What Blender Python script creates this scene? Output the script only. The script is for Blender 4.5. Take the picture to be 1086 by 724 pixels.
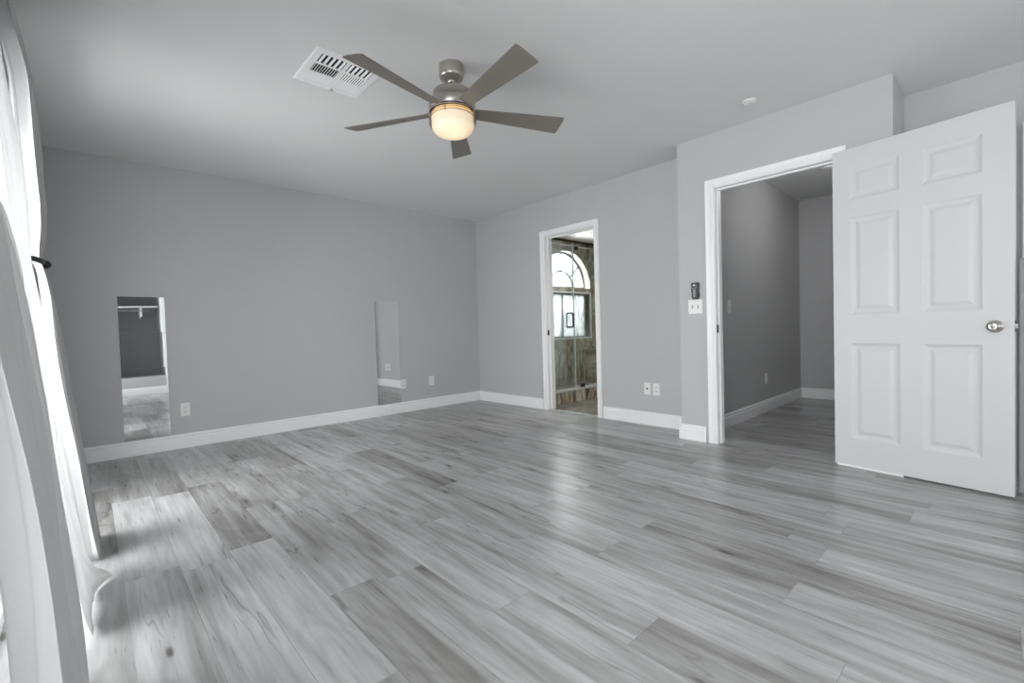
import bpy, bmesh, math, random
from mathutils import Vector, Matrix
random.seed(7)
for o in list(bpy.data.objects): bpy.data.objects.remove(o, do_unlink=True)
sc = bpy.context.scene
C = sc.collection
PI = math.pi

# ------------------------------------------------------------------ camera
YAW, PITCH, ROLL, CH = math.radians(42.795), math.radians(-1.556), math.radians(-1.686), 0.961
fw = Vector((math.sin(YAW)*math.cos(PITCH), math.cos(YAW)*math.cos(PITCH), math.sin(PITCH)))
rt = Vector((math.cos(YAW), -math.sin(YAW), 0)); up = rt.cross(fw)
r2 = rt*math.cos(ROLL)+up*math.sin(ROLL); u2 = -rt*math.sin(ROLL)+up*math.cos(ROLL)
cd = bpy.data.cameras.new('camera'); cam = bpy.data.objects.new('camera', cd); C.objects.link(cam)
M = Matrix((r2, u2, -fw)).transposed().to_4x4(); M.translation = Vector((0, 0, CH)); cam.matrix_world = M
cd.sensor_width = 36; cd.lens = 485.65/1086*36; cd.clip_start = 0.02; cd.clip_end = 100
sc.camera = cam

# ------------------------------------------------------------------ world, lights, exposure
w = bpy.data.worlds.new('daylight'); sc.world = w; w.use_nodes = True
bg = w.node_tree.nodes['Background']; bg.inputs[0].default_value = (1.0, 1.0, 1.02, 1); bg.inputs[1].default_value = 3.0
sc.view_settings.view_transform = 'Standard'; sc.view_settings.look = 'None'
sc.view_settings.gamma = 1; sc.view_settings.use_curve_mapping = False
sc.view_settings.exposure = 0.13

def area(name, loc, rot, sx, sy, power, col=(1, 1, 1)):
    l = bpy.data.lights.new(name, 'AREA'); l.shape = 'RECTANGLE'; l.size = sx; l.size_y = sy
    l.energy = power; l.color = col
    o = bpy.data.objects.new(name, l); C.objects.link(o); o.location = loc; o.rotation_euler = rot
    return o
area('daylight_patio_window', (-0.95, 2.80, .85), (0, -PI/2+.42, 0), 1.7, 2.2, 114)
area('fill_light_side', (-0.80, .30, 1.20), (0, -PI/2, 0), 2.2, 1.6, 76)  # added unseen source beside the camera that brightens the room
area('fill_light_rear', (2.1, -2.72, 1.30), (PI/2, 0, 0), 1.8, 1.8, 12)  # added unseen source behind the camera, lifts the far wall
area('daylight_bath_window', (6.05, 5.75, 2.05), (-PI/2, 0, 0), 1.5, .85, 150)

# ------------------------------------------------------------------ node helpers
def new_mat(name):
    m = bpy.data.materials.new(name); m.use_nodes = True
    nt = m.node_tree; b = nt.nodes['Principled BSDF']
    return m, nt, b
def nd(nt, t, **k):
    n = nt.nodes.new(t)
    for a, v in k.items(): setattr(n, a, v)
    return n
def setin(nt, sock, v):
    if isinstance(v, bpy.types.NodeSocket): nt.links.new(v, sock)
    elif hasattr(sock.default_value, '__len__') and not hasattr(v, '__len__'): sock.default_value = [v]*len(sock.default_value)
    else: sock.default_value = v
def mth(nt, op, a, b=0.0, c=0.0, clamp=False):
    n = nd(nt, 'ShaderNodeMath', operation=op, use_clamp=clamp)
    for i, v in enumerate((a, b, c)): setin(nt, n.inputs[i], v)
    return n.outputs[0]
def mix(nt, f, a, b, bt='MIX'):
    n = nd(nt, 'ShaderNodeMix', data_type='RGBA', blend_type=bt)
    setin(nt, n.inputs[0], f); setin(nt, n.inputs[6], a); setin(nt, n.inputs[7], b)
    return n.outputs[2]
def mrange(nt, v, a, b, c, d):
    n = nd(nt, 'ShaderNodeMapRange'); n.interpolation_type = 'SMOOTHSTEP'
    for i, x in enumerate((v, a, b, c, d)): setin(nt, n.inputs[i], x)
    return n.outputs[0]
def noise(nt, vec, scale, detail=2, rough=.5, dist=0.0):
    n = nd(nt, 'ShaderNodeTexNoise'); nt.links.new(vec, n.inputs['Vector'])
    n.inputs['Scale'].default_value = scale; n.inputs['Detail'].default_value = detail
    n.inputs['Roughness'].default_value = rough; n.inputs['Distortion'].default_value = dist
    return n.outputs['Fac']
def coords(nt): return nd(nt, 'ShaderNodeTexCoord').outputs['Object']
def scaled(nt, vec, s, loc=(0, 0, 0)):
    n = nd(nt, 'ShaderNodeMapping'); nt.links.new(vec, n.inputs[0]); n.inputs['Scale'].default_value = s; setin(nt, n.inputs['Location'], loc)
    return n.outputs[0]
def bump(nt, b, h, strength, dist):
    n = nd(nt, 'ShaderNodeBump'); n.inputs['Strength'].default_value = strength; n.inputs['Distance'].default_value = dist
    nt.links.new(h, n.inputs['Height']); nt.links.new(n.outputs[0], b.inputs['Normal'])

def paint(name, col, rough=.6, tex=.25, tscale=220, spec=.3):
    m, nt, b = new_mat(name)
    c = coords(nt)
    n = noise(nt, c, 1.7, 3)
    lo = tuple(x*.97 for x in col)+(1,); hi = tuple(min(1, x*1.03) for x in col)+(1,)
    nt.links.new(mix(nt, n, lo, hi), b.inputs['Base Color'])
    b.inputs['Roughness'].default_value = rough; b.inputs['Specular IOR Level'].default_value = spec
    bump(nt, b, noise(nt, c, tscale, 2), tex, .0012)
    return m
def metal(name, col, rough=.3):
    m, nt, b = new_mat(name)
    c = scaled(nt, coords(nt), (4, 4, 260))
    n = noise(nt, c, 3, 2)
    b.inputs['Base Color'].default_value = col+(1,); b.inputs['Metallic'].default_value = 1
    setin(nt, b.inputs['Roughness'], mrange(nt, n, .3, .7, rough*.85, rough*1.2))
    return m
def plain(name, col, rough=.5, metallic=0):
    m, nt, b = new_mat(name)
    n = noise(nt, coords(nt), 40, 2)
    nt.links.new(mix(nt, n, tuple(x*.94 for x in col)+(1,), tuple(min(1, x*1.06) for x in col)+(1,)), b.inputs['Base Color'])
    b.inputs['Roughness'].default_value = rough; b.inputs['Metallic'].default_value = metallic
    return m

WALL = paint('grey_wall_paint', (.50, .50, .505), .6, .35, 90)
CEIL = paint('ceiling_paint', (.72, .72, .72), .8, .5, 70)
TRIM = paint('white_trim_paint', (.86, .86, .865), .38, .05, 60, .45)
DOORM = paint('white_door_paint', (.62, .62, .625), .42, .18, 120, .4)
PLATE = plain('white_plastic', (.78, .78, .77), .35)
DARKP = plain('dark_slot', (.05, .05, .05), .5)
BLACK = plain('black_plastic', (.012, .012, .014), .35)
GREYB = plain('grey_buttons', (.30, .33, .38), .4)
NICK = metal('brushed_nickel', (.52, .48, .44), .33)
SNICK = metal('satin_nickel', (.55, .53, .50), .25)
CHROME = metal('chrome', (.75, .75, .76), .12)
BRONZE = plain('dark_bronze', (.05, .045, .04), .4, .8)
BLADE = paint('taupe_fan_blade', (.20, .182, .158), .38, .05, 60, .5)
VINYL = plain('window_vinyl', (.55, .56, .57), .4)
STONE = paint('mottled_grey_panel', (.30, .30, .30), .5, .4, 40)
DUCT = plain('duct_dark', (.02, .02, .02), .8)
CLOSETW = paint('closet_shaded_grey', (.16, .16, .165), .6, .2, 90)  # wall grey darkened to stand in for the unlit closet interior
ALUM = plain('window_aluminium', (.16, .17, .18), .4, .3)

# mirror glass
def mk_mirror():
    m, nt, b = new_mat('mirror_glass')
    b.inputs['Base Color'].default_value = (.80, .82, .82, 1); b.inputs['Metallic'].default_value = 1
    b.inputs['Roughness'].default_value = .015
    bump(nt, b, noise(nt, coords(nt), 3.0, 1), .12, .004)
    return m
MIRROR = mk_mirror()

def glass_mat(name, tint, gloss=.12, rough=.0):
    m = bpy.data.materials.new(name); m.use_nodes = True; nt = m.node_tree; nt.nodes.clear()
    out = nd(nt, 'ShaderNodeOutputMaterial'); tr = nd(nt, 'ShaderNodeBsdfTransparent'); tr.inputs[0].default_value = tint+(1,)
    gl = nd(nt, 'ShaderNodeBsdfGlossy'); gl.inputs['Roughness'].default_value = rough; gl.inputs[0].default_value = (1, 1, 1, 1)
    fr = nd(nt, 'ShaderNodeLayerWeight'); fr.inputs[0].default_value = .3
    f = mth(nt, 'MULTIPLY_ADD', fr.outputs['Fresnel'], .5, gloss*.3, True)
    mx = nd(nt, 'ShaderNodeMixShader'); nt.links.new(f, mx.inputs[0]); nt.links.new(tr.outputs[0], mx.inputs[1]); nt.links.new(gl.outputs[0], mx.inputs[2])
    nt.links.new(mx.outputs[0], out.inputs[0])
    return m
GLASS = glass_mat('clear_glass', (.90, .94, .93), .12)
PANE = glass_mat('window_glass', (.96, .97, .97), .06)
def obscured():
    m = bpy.data.materials.new('obscured_glass'); m.use_nodes = True; nt = m.node_tree; nt.nodes.clear()
    out = nd(nt, 'ShaderNodeOutputMaterial'); tr = nd(nt, 'ShaderNodeBsdfTransparent'); tl = nd(nt, 'ShaderNodeBsdfTranslucent')
    n = noise(nt, scaled(nt, coords(nt), (14, 1, 1.6)), 2.0, 3, .6, 1.2)
    col = mix(nt, mrange(nt, n, .42, .5, 0, 1), (.30, .31, .315, 1), (.62, .63, .63, 1))
    nt.links.new(col, tl.inputs[0]); nt.links.new(col, tr.inputs[0])
    mx = nd(nt, 'ShaderNodeMixShader'); mx.inputs[0].default_value = .6
    nt.links.new(tr.outputs[0], mx.inputs[1]); nt.links.new(tl.outputs[0], mx.inputs[2]); nt.links.new(mx.outputs[0], out.inputs[0])
    return m
OBSC = obscured()

def curtain_mat(name, col, trans, clear):
    m = bpy.data.materials.new(name); m.use_nodes = True; nt = m.node_tree; nt.nodes.clear()
    out = nd(nt, 'ShaderNodeOutputMaterial')
    weave = noise(nt, scaled(nt, coords(nt), (300, 300, 900)), 1.0, 2)
    c = mix(nt, weave, tuple(x*.93 for x in col)+(1,), tuple(min(1, x*1.04) for x in col)+(1,))
    df = nd(nt, 'ShaderNodeBsdfDiffuse'); tl = nd(nt, 'ShaderNodeBsdfTranslucent'); tr = nd(nt, 'ShaderNodeBsdfTransparent')
    nt.links.new(c, df.inputs[0]); nt.links.new(c, tl.inputs[0])
    bp = nd(nt, 'ShaderNodeBump'); bp.inputs['Strength'].default_value = .15; bp.inputs['Distance'].default_value = .002
    nt.links.new(weave, bp.inputs['Height']); nt.links.new(bp.outputs[0], df.inputs['Normal'])
    a = nd(nt, 'ShaderNodeMixShader'); a.inputs[0].default_value = trans
    nt.links.new(df.outputs[0], a.inputs[1]); nt.links.new(tl.outputs[0], a.inputs[2])
    b = nd(nt, 'ShaderNodeMixShader'); b.inputs[0].default_value = clear
    nt.links.new(a.outputs[0], b.inputs[1]); nt.links.new(tr.outputs[0], b.inputs[2]); nt.links.new(b.outputs[0], out.inputs[0])
    return m
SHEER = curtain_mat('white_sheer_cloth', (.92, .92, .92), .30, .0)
DIMMED = curtain_mat('dimmed_white_cloth', (.54, .54, .54), .06, .0)  # white cloth darkened to hold down the backlit glare on the far panel
SHEER2 = curtain_mat('white_bright_sheer_cloth', (.88, .88, .88), .28, .05)

def tile_mat(name, dark, light, brown, sx, sz, off=.5, axis='x', flat=False):
    """streaked stone-look porcelain tile with thin grout"""
    m, nt, b = new_mat(name)
    c = coords(nt); sep = nd(nt, 'ShaderNodeSeparateXYZ'); nt.links.new(c, sep.inputs[0])
    cb = nd(nt, 'ShaderNodeCombineXYZ')
    h = sep.outputs['X'] if axis == 'x' else sep.outputs['Y']
    v = sep.outputs['Y'] if flat else sep.outputs['Z']
    nt.links.new(h, cb.inputs[0]); nt.links.new(v, cb.inputs[1])
    br = nd(nt, 'ShaderNodeTexBrick'); nt.links.new(cb.outputs[0], br.inputs['Vector']); br.offset = off
    br.inputs['Scale'].default_value = 1; br.inputs['Brick Width'].default_value = sx; br.inputs['Row Height'].default_value = sz
    br.inputs['Mortar Size'].default_value = .0025; br.inputs['Color1'].default_value = (0, 0, 0, 1); br.inputs['Color2'].default_value = (1, 1, 1, 1)
    br.inputs['Mortar'].default_value = (.5, .5, .5, 1)
    offv = nd(nt, 'ShaderNodeCombineXYZ'); nt.links.new(mth(nt, 'MULTIPLY', br.outputs['Color'], 7), offv.inputs[0]); nt.links.new(mth(nt, 'MULTIPLY', br.outputs['Color'], 3), offv.inputs[1])
    va = nd(nt, 'ShaderNodeVectorMath', operation='ADD'); nt.links.new(cb.outputs[0], va.inputs[0]); nt.links.new(offv.outputs[0], va.inputs[1])
    sc1 = (2.2, 9, 1) if flat else (9, 2.0, 1)
    mp = nd(nt, 'ShaderNodeMapping'); nt.links.new(va.outputs[0], mp.inputs[0]); mp.inputs['Scale'].default_value = sc1; mp.inputs['Rotation'].default_value = (0, 0, .22)
    n1 = noise(nt, mp.outputs[0], 1.3, 5, .62, 1.3); n2 = noise(nt, mp.outputs[0], .6, 3, .5, .6)
    col = mix(nt, mrange(nt, n1, .36, .62, 0, 1), dark+(1,), light+(1,))
    col = mix(nt, mth(nt, 'MULTIPLY', mrange(nt, n2, .45, .68, 0, 1), .7), col, brown+(1,))
    col = mix(nt, br.outputs['Fac'], col, (.30, .29, .27, 1))
    nt.links.new(col, b.inputs['Base Color']); b.inputs['Roughness'].default_value = .28
    return m
TDK, TLT, TBR = (.075, .070, .052), (.56, .53, .43), (.24, .16, .095)
TILEX = tile_mat('stone_tile_window_side', TDK, TLT, TBR, .61, .305)
TILEY = tile_mat('stone_tile_end_side', TDK, TLT, TBR, .61, .305, axis='y')
TILEF = tile_mat('stone_tile_floor', (.07, .065, .055), (.33, .32, .28), (.15, .11, .08), .61, .305, flat=True)

# ------------------------------------------------------------------ floor planks material
def floor_mat():
    m, nt, b = new_mat('grey_oak_plank')
    at = nd(nt, 'ShaderNodeAttribute', attribute_name='plank')
    sepa = nd(nt, 'ShaderNodeSeparateColor'); nt.links.new(at.outputs['Color'], sepa.inputs[0])
    tone, seed, knots = sepa.outputs[0], sepa.outputs[1], sepa.outputs[2]
    c = coords(nt); s = nd(nt, 'ShaderNodeSeparateXYZ'); nt.links.new(c, s.inputs[0])
    x = mth(nt, 'MULTIPLY_ADD', seed, 37.0, s.outputs[0]); y = mth(nt, 'MULTIPLY_ADD', seed, 91.0, s.outputs[1])
    def vec(kx, ky, warp=None, wk=0):
        xx = mth(nt, 'MULTIPLY', x, kx)
        if warp is not None: xx = mth(nt, 'MULTIPLY_ADD', warp, wk, xx)
        cb = nd(nt, 'ShaderNodeCombineXYZ'); nt.links.new(xx, cb.inputs[0]); nt.links.new(mth(nt, 'MULTIPLY', y, ky), cb.inputs[1])
        return cb.outputs[0]
    fine = noise(nt, vec(110, 5), 1, 3, .6, .2)
    mid = noise(nt, vec(26, 1.8), 1, 3, .55, .4)
    cath = noise(nt, vec(5.0, .9), 1, 1.5, .45, .5)
    rings = mth(nt, 'SINE', mth(nt, 'MULTIPLY', cath, 70))
    blot = noise(nt, vec(8.0, .8), 1, 2, .5, .3)
    # knots
    vo = nd(nt, 'ShaderNodeTexVoronoi', feature='F1'); nt.links.new(vec(8.5, 2.6), vo.inputs['Vector']); vo.inputs['Scale'].default_value = 1; vo.inputs['Randomness'].default_value = 1
    wob = noise(nt, vec(45, 9), 1, 2)
    kd = mth(nt, 'ADD', vo.outputs['Distance'], mth(nt, 'MULTIPLY_ADD', wob, .16, -.08))
    knot = mth(nt, 'MULTIPLY', mrange(nt, kd, .02, .115, 1, 0), mrange(nt, knots, .2, .5, 0, 1))
    halo = mth(nt, 'MULTIPLY', mrange(nt, kd, .06, .38, 1, 0), mrange(nt, knots, .2, .6, .2, 1))
    # cracks
    cr = noise(nt, vec(6, .75), 1, 3, .55, .35)
    crl = mrange(nt, mth(nt, 'ABSOLUTE', mth(nt, 'SUBTRACT', cr, .5)), .0, .012, 1, 0)
    crm = mrange(nt, noise(nt, vec(4, .8), 1, 1), .53, .62, 0, 1)
    crack = mth(nt, 'MULTIPLY', crl, crm)
    v = mth(nt, 'MULTIPLY_ADD', fine, .16, -.08)
    v = mth(nt, 'ADD', v, mth(nt, 'MULTIPLY_ADD', mid, .66, -.33))
    v = mth(nt, 'ADD', v, mth(nt, 'MULTIPLY', rings, .022))
    v = mth(nt, 'ADD', v, mth(nt, 'MULTIPLY', mrange(nt, blot, .45, .72, 0, 1), -.20))
    v = mth(nt, 'ADD', v, mth(nt, 'MULTIPLY_ADD', tone, .42, -.20))
    v = mth(nt, 'ADD', v, mth(nt, 'MULTIPLY', halo, -.14))
    v = mth(nt, 'ADD', v, mth(nt, 'MULTIPLY', knot, -.38))
    v = mth(nt, 'ADD', v, mth(nt, 'MULTIPLY', crack, -.22))
    v = mth(nt, 'ADD', v, .72)
    ramp = nd(nt, 'ShaderNodeValToRGB'); nt.links.new(v, ramp.inputs[0])
    e = ramp.color_ramp.elements
    e[0].position = .0; e[0].color = (.035, .031, .027, 1); e[1].position = 1.0; e[1].color = (.58, .58, .585, 1)
    for p, cc in ((.3, (.122, .115, .107)), (.55, (.262, .257, .250)), (.75, (.40, .40, .402))):
        k = e.new(p); k.color = cc+(1,)
    nt.links.new(ramp.outputs[0], b.inputs['Base Color'])
    setin(nt, b.inputs['Roughness'], mth(nt, 'MULTIPLY_ADD', fine, .10, .24))
    b.inputs['Specular IOR Level'].default_value = .5
    bump(nt, b, fine, .12, .0006)
    return m
FLOORM = floor_mat()

# ------------------------------------------------------------------ mesh helpers
def finish(name, bm, mat, parent=None, smooth=False, loc=None):
    me = bpy.data.meshes.new(name); bm.normal_update(); bm.to_mesh(me); bm.free()
    mats = mat if isinstance(mat, (list, tuple)) else [mat]
    for m in mats: me.materials.append(m)
    if smooth:
        for p in me.polygons: p.use_smooth = True
    o = bpy.data.objects.new(name, me); C.objects.link(o)
    if parent: o.parent = parent
    if loc: o.location = loc
    return o
def bx(bm, x0, y0, z0, x1, y1, z1, mi=0, M=None):
    vs = [bm.verts.new(Vector(p)) for p in ((x0,y0,z0),(x1,y0,z0),(x1,y1,z0),(x0,y1,z0),(x0,y0,z1),(x1,y0,z1),(x1,y1,z1),(x0,y1,z1))]
    if M:
        for v in vs: v.co = M @ v.co
    for f in ((0,3,2,1),(4,5,6,7),(0,1,5,4),(1,2,6,5),(2,3,7,6),(3,0,4,7)):
        fc = bm.faces.new([vs[i] for i in f]); fc.material_index = mi
    return vs
def box(name, a, b, mat, parent=None, bev=0, seg=2):
    bm = bmesh.new(); bx(bm, *a, *b)
    if bev: bmesh.ops.bevel(bm, geom=bm.edges[:], offset=bev, segments=seg, affect='EDGES', profile=.5)
    return finish(name, bm, mat, parent, smooth=False)
def lathe(bm, prof, seg=48, c=(0,0,0), axis='z', mi=0, caps=True):
    """prof: list of (r, z)"""
    rings = []
    for r, z in prof:
        ring = []
        for i in range(seg):
            a = 2*PI*i/seg
            p = {'z': (r*math.cos(a), r*math.sin(a), z), 'x': (z, r*math.cos(a), r*math.sin(a)), 'y': (r*math.sin(a), z, r*math.cos(a))}[axis]
            ring.append(bm.verts.new(Vector(p)+Vector(c)))
        rings.append(ring)
    for a, b in zip(rings, rings[1:]):
        for i in range(seg):
            f = bm.faces.new((a[i], a[(i+1) % seg], b[(i+1) % seg], b[i])); f.material_index = mi; f.smooth = True
    if caps:
        bm.faces.new(rings[0][::-1]).material_index = mi; bm.faces.new(rings[-1]).material_index = mi
def sweep(bm, path, r, seg=12, mi=0):
    rings = []
    n = len(path); path = [Vector(p) for p in path]
    ref = Vector((0, 0, 1))
    for i, p in enumerate(path):
        t = (path[min(i+1, n-1)]-path[max(i-1, 0)]).normalized()
        a = t.cross(ref)
        if a.length < .1: a = t.cross(Vector((1, 0, 0)))
        a.normalize(); b = t.cross(a)
        rings.append([bm.verts.new(p+a*r*math.cos(2*PI*k/seg)+b*r*math.sin(2*PI*k/seg)) for k in range(seg)])
    for A, B in zip(rings, rings[1:]):
        for k in range(seg):
            f = bm.faces.new((A[k], A[(k+1) % seg], B[(k+1) % seg], B[k])); f.smooth = True; f.material_index = mi
    bm.faces.new(rings[0][::-1]); bm.faces.new(rings[-1])
def extrude_profile(bm, prof, p0, p1, out, m0=0.0, m1=0.0):
    """profile points (d = distance out from wall, z) run from p0 to p1; m0/m1 mitre: shift along path per unit d"""
    p0 = Vector(p0); p1 = Vector(p1); out = Vector(out); t = (p1-p0).normalized()
    A = [bm.verts.new(p0+out*d+Vector((0, 0, z))+t*(m0*d)) for d, z in prof]
    B = [bm.verts.new(p1+out*d+Vector((0, 0, z))+t*(m1*d)) for d, z in prof]
    n = len(prof)
    for i in range(n):
        bm.faces.new((A[i], A[(i+1) % n], B[(i+1) % n], B[i]))
    bm.faces.new(A[::-1]); bm.faces.new(B)
    bmesh.ops.recalc_face_normals(bm, faces=bm.faces[:])
def struct(o, label=None):
    o['kind'] = 'structure'
    if label: o['label'] = label
    return o
def tag(o, label, cat, group=None, kind=None):
    o['label'] = label; o['category'] = cat
    if group: o['group'] = group
    if kind: o['kind'] = kind
    return o
def empty(name, loc=(0,0,0), rz=0.0):
    o = bpy.data.objects.new(name, None); C.objects.link(o); o.location = loc; o.rotation_euler = (0, 0, rz); o.empty_display_size = .1
    return o
def copy_tree(o, parent=None):
    c = o.copy(); C.objects.link(c); c.parent = parent
    for ch in list(o.children): copy_tree(ch, c)
    return c

# ------------------------------------------------------------------ room dimensions
H = 2.4425
YF = 4.928          # far wall
XR = 3.940          # wall with the bathroom doorway
XE = 3.644          # entry wall that stands proud of it
YE0, YE1 = .468, 1.861
XA = 4.086          # alcove wall
XW = -.25           # curtain (patio window) wall
YB = -.555          # rear wall with closet niche
YR = -2.5           # rear wall with the added window
HX = 6.53           # hall end
HY = 1.75           # hall side wall
DZ = 2.035          # door opening height

# ------------------------------------------------------------------ floor: every plank a face group with its own tone
PW, PL = .182, 1.205
known = {-1: (2.74, {0: .6, 1: .12}), 0: (2.38, {0: .8, 1: .66, 2: .25}), 1: (2.305, {0: .8, 1: .76, 2: .30}), 2: (2.38, {0: .78, 1: .22, 2: .5}),  # near planks beside the curtains lightened to offset the curtain shadow
         3: (1.69, {0: .30, 1: .62, 2: .4}), 4: (1.64, {0: .70, 1: .45}), 5: (2.39, {0: .66, 1: .55, 2: .2}), 6: (1.98, {0: .6, 1: .55, -1: .35}),
         7: (1.51, {0: .68, 1: .45, -1: .6}), 8: (1.175, {0: .55, 1: .5}), 9: (.522, {0: .62, 1: .5}), 10: (1.175, {0: .22, 1: .5}),
         11: (.513, {0: .72, 1: .4, -1: .5}), 12: (.662, {0: .65, 1: .35}), 13: (.505, {0: .45, 1: .6}), 15: (.31, {0: .6, 1: .4})}
def build_floor():
    bm = bmesh.new(); col = bm.loops.layers.float_color.new('plank')
    for k in range(-3, 39):
        x0 = .065+PW*k; x1 = x0+PW
        yb, tones = known.get(k, (random.uniform(0, PL), {}))
        j0 = int(math.floor((-2.7-yb)/PL))
        y = yb+j0*PL; j = j0
        ymax = 5.05 if x0 < 4.0 else 1.9
        while y < ymax:
            ya, yc = max(y, -2.7), min(y+PL, ymax)
            if yc-ya > .01:
                g = .0006
                vs = [bm.verts.new((a, b, 0)) for a, b in ((x0+g, ya+g), (x1-g, ya+g), (x1-g, yc-g), (x0+g, yc-g))]
                f = bm.faces.new(vs)
                # tones index 0 = plank ending (near side) below the known butt joint
                tn = tones.get(j+1, random.choice((.18, .35, .45, .52, .58, .64, .7, .74)))
                cc = (tn, random.random(), random.random(), 1)
                for l in f.loops: l[col] = cc
            y += PL; j += 1
    # thin dark sub-surface in the joints
    vs = [bm.verts.new(p) for p in ((-.6, -2.7, -.0008), (7.2, -2.7, -.0008), (7.2, 1.9, -.0008), (4.0, 1.9, -.0008), (4.0, 5.05, -.0008), (-.6, 5.05, -.0008))]
    f = bm.faces.new(vs)
    for l in f.loops: l[col] = (0, 0, 0, 1)
    vs2 = [bm.verts.new(v.co+Vector((0, 0, -.1))) for v in vs]
    for i in range(6): bm.faces.new((vs[i], vs2[i], vs2[(i+1) % 6], vs[(i+1) % 6]))
    bm.faces.new(vs2[::-1])
    return finish('floor', bm, FLOORM)
struct(build_floor())

# ------------------------------------------------------------------ ceiling and walls
struct(box('ceiling', (-.5, -2.8, H), (7.0, 5.3, H+.12), CEIL))
def wall_with_hole(name, mat, plane, c0, c1, u0, u1, holes, z0=0, z1=H):
    """wall slab; plane 'x' = constant x slab from c0 to c1, u is y (or x for plane 'y'); holes list (ua,ub,za,zb)"""
    bm = bmesh.new()
    us = sorted({u0, u1, *[h[0] for h in holes], *[h[1] for h in holes]})
    zs = sorted({z0, z1, *[h[2] for h in holes], *[h[3] for h in holes]})
    for a, b in zip(us, us[1:]):
        for p, q in zip(zs, zs[1:]):
            m, n = (a+b)/2, (p+q)/2
            if any(h[0] < m < h[1] and h[2] < n < h[3] for h in holes): continue
            if plane == 'x': bx(bm, c0, a, p, c1, b, q)
            else: bx(bm, a, c0, p, b, c1, q)
    bmesh.ops.remove_doubles(bm, verts=bm.verts[:], dist=1e-5)
    # drop interior faces
    from collections import defaultdict
    d = defaultdict(list)
    for f in bm.faces: d[tuple(round(x, 4) for x in f.calc_center_median())].append(f)
    kill = [f for fs in d.values() if len(fs) > 1 for f in fs]
    bmesh.ops.delete(bm, geom=kill, context='FACES_ONLY')
    return struct(finish(name, bm, mat))
wall_with_hole('wall_far', WALL, 'y', YF, YF+.12, XW-.12, XR+.12, [])
BD0, BD1 = 2.925, 3.665
wall_with_hole('wall_right', WALL, 'x', XR, XR+.12, YE1-.11, YF, [(BD0, BD1, -.01, DZ)])
ED0, ED1 = .750, 1.575
wall_with_hole('wall_entry', WALL, 'x', XE, XE+.12, YE0+.0, YE1-.002, [(ED0, ED1, -.01, DZ)])
# return beside the entry wall (fills between the two wall planes)
struct(box('wall_return', (XE+.12, HY, 0), (XR, YE1-.002, H), WALL))
# rounded drywall corner at the alcove end of the entry wall
struct(box('wall_alcove_return', (XE+.12, YE0, 0), (XA, YE0+.12, H), WALL))
wall_with_hole('wall_alcove', WALL, 'x', XA, XA+.12, YR, YE0+.12, [(-.95, -.115, -.01, DZ)])
struct(box('wall_alcove_passage', (XA+1.1, -1.2, 0), (XA+1.2, .35, H), WALL))
# hall
struct(box('wall_hall_side', (XR, HY, 0), (HX+.12, YE1-.002, H), WALL))
struct(box('wall_hall_end', (HX, .35, 0), (HX+.12, HY, H), WALL))
struct(box('wall_hall_near', (XA, YE0+.12, 0), (HX+.12, YE0+.24, H), WALL))
# curtain wall with patio window and an added unseen side window
wall_with_hole('wall_window', WALL, 'x', XW-.12, XW, YB-.12, YF, [(-.46, .88, .20, 2.2), (1.75, 3.75, .05, 2.0)])
# rear wall with closet niche and opening to the rest of the room
wall_with_hole('wall_rear', WALL, 'y', YB-.12, YB, XW, 1.12, [(-.1, .985, .30, 2.15)])
struct(box('wall_rear_return', (1.0, YR, 0), (1.12, YB-.12, H), WALL))
wall_with_hole('wall_rear_window', WALL, 'y', YR-.12, YR, 1.0, XA+.12, [(1.35, 3.45, .45, 2.2)])  # opening made for the added rear window
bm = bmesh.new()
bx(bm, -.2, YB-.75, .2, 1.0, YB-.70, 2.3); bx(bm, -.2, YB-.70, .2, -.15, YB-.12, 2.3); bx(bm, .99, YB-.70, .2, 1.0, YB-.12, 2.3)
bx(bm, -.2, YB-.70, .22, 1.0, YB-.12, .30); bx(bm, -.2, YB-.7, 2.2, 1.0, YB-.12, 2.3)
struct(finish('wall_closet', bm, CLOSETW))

# bedroom patio window and two added unseen windows (frames and panes)
def slider_window(name, plane, c, u0, u1, z0, z1, mat_f, pane_m, fr=.05, mull=True, depth=.06):
    r = struct(empty(name, (0, 0, 0)))
    bm = bmesh.new()
    def b_(a0, q0, a1, q1):
        if plane == 'x': bx(bm, c-depth/2, a0, q0, c+depth/2, a1, q1)
        else: bx(bm, a0, c-depth/2, q0, a1, c+depth/2, q1)
    b_(u0, z0, u1, z0+fr); b_(u0, z1-fr, u1, z1); b_(u0, z0+fr, u0+fr, z1-fr); b_(u1-fr, z0+fr, u1, z1-fr)
    if mull: b_((u0+u1)/2-fr*.5, z0+fr, (u0+u1)/2+fr*.5, z1-fr)
    finish('window_frame', bm, mat_f, r)
    segs = [(u0+fr, (u0+u1)/2-fr*.5), ((u0+u1)/2+fr*.5, u1-fr)] if mull else [(u0+fr, u1-fr)]
    for a, b in segs:
        bm = bmesh.new()
        if plane == 'x': bx(bm, c-.003, a, z0+fr, c+.003, b, z1-fr)
        else: bx(bm, a, c-.003, z0+fr, b, c+.003, z1-fr)
        finish('pane', bm, pane_m, r)
    return r
slider_window('window_1', 'x', XW-.07, 1.75, 3.75, .05, 2.0, VINYL, PANE)
slider_window('window_added_side', 'x', XW-.07, -.46, .88, .20, 2.2, VINYL, PANE, mull=False)  # added, out of view, lets the side fill light in
slider_window('window_added_rear', 'y', YR-.07, 1.35, 3.45, .45, 2.2, VINYL, PANE)  # added, out of view, lets the rear fill light in

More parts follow.
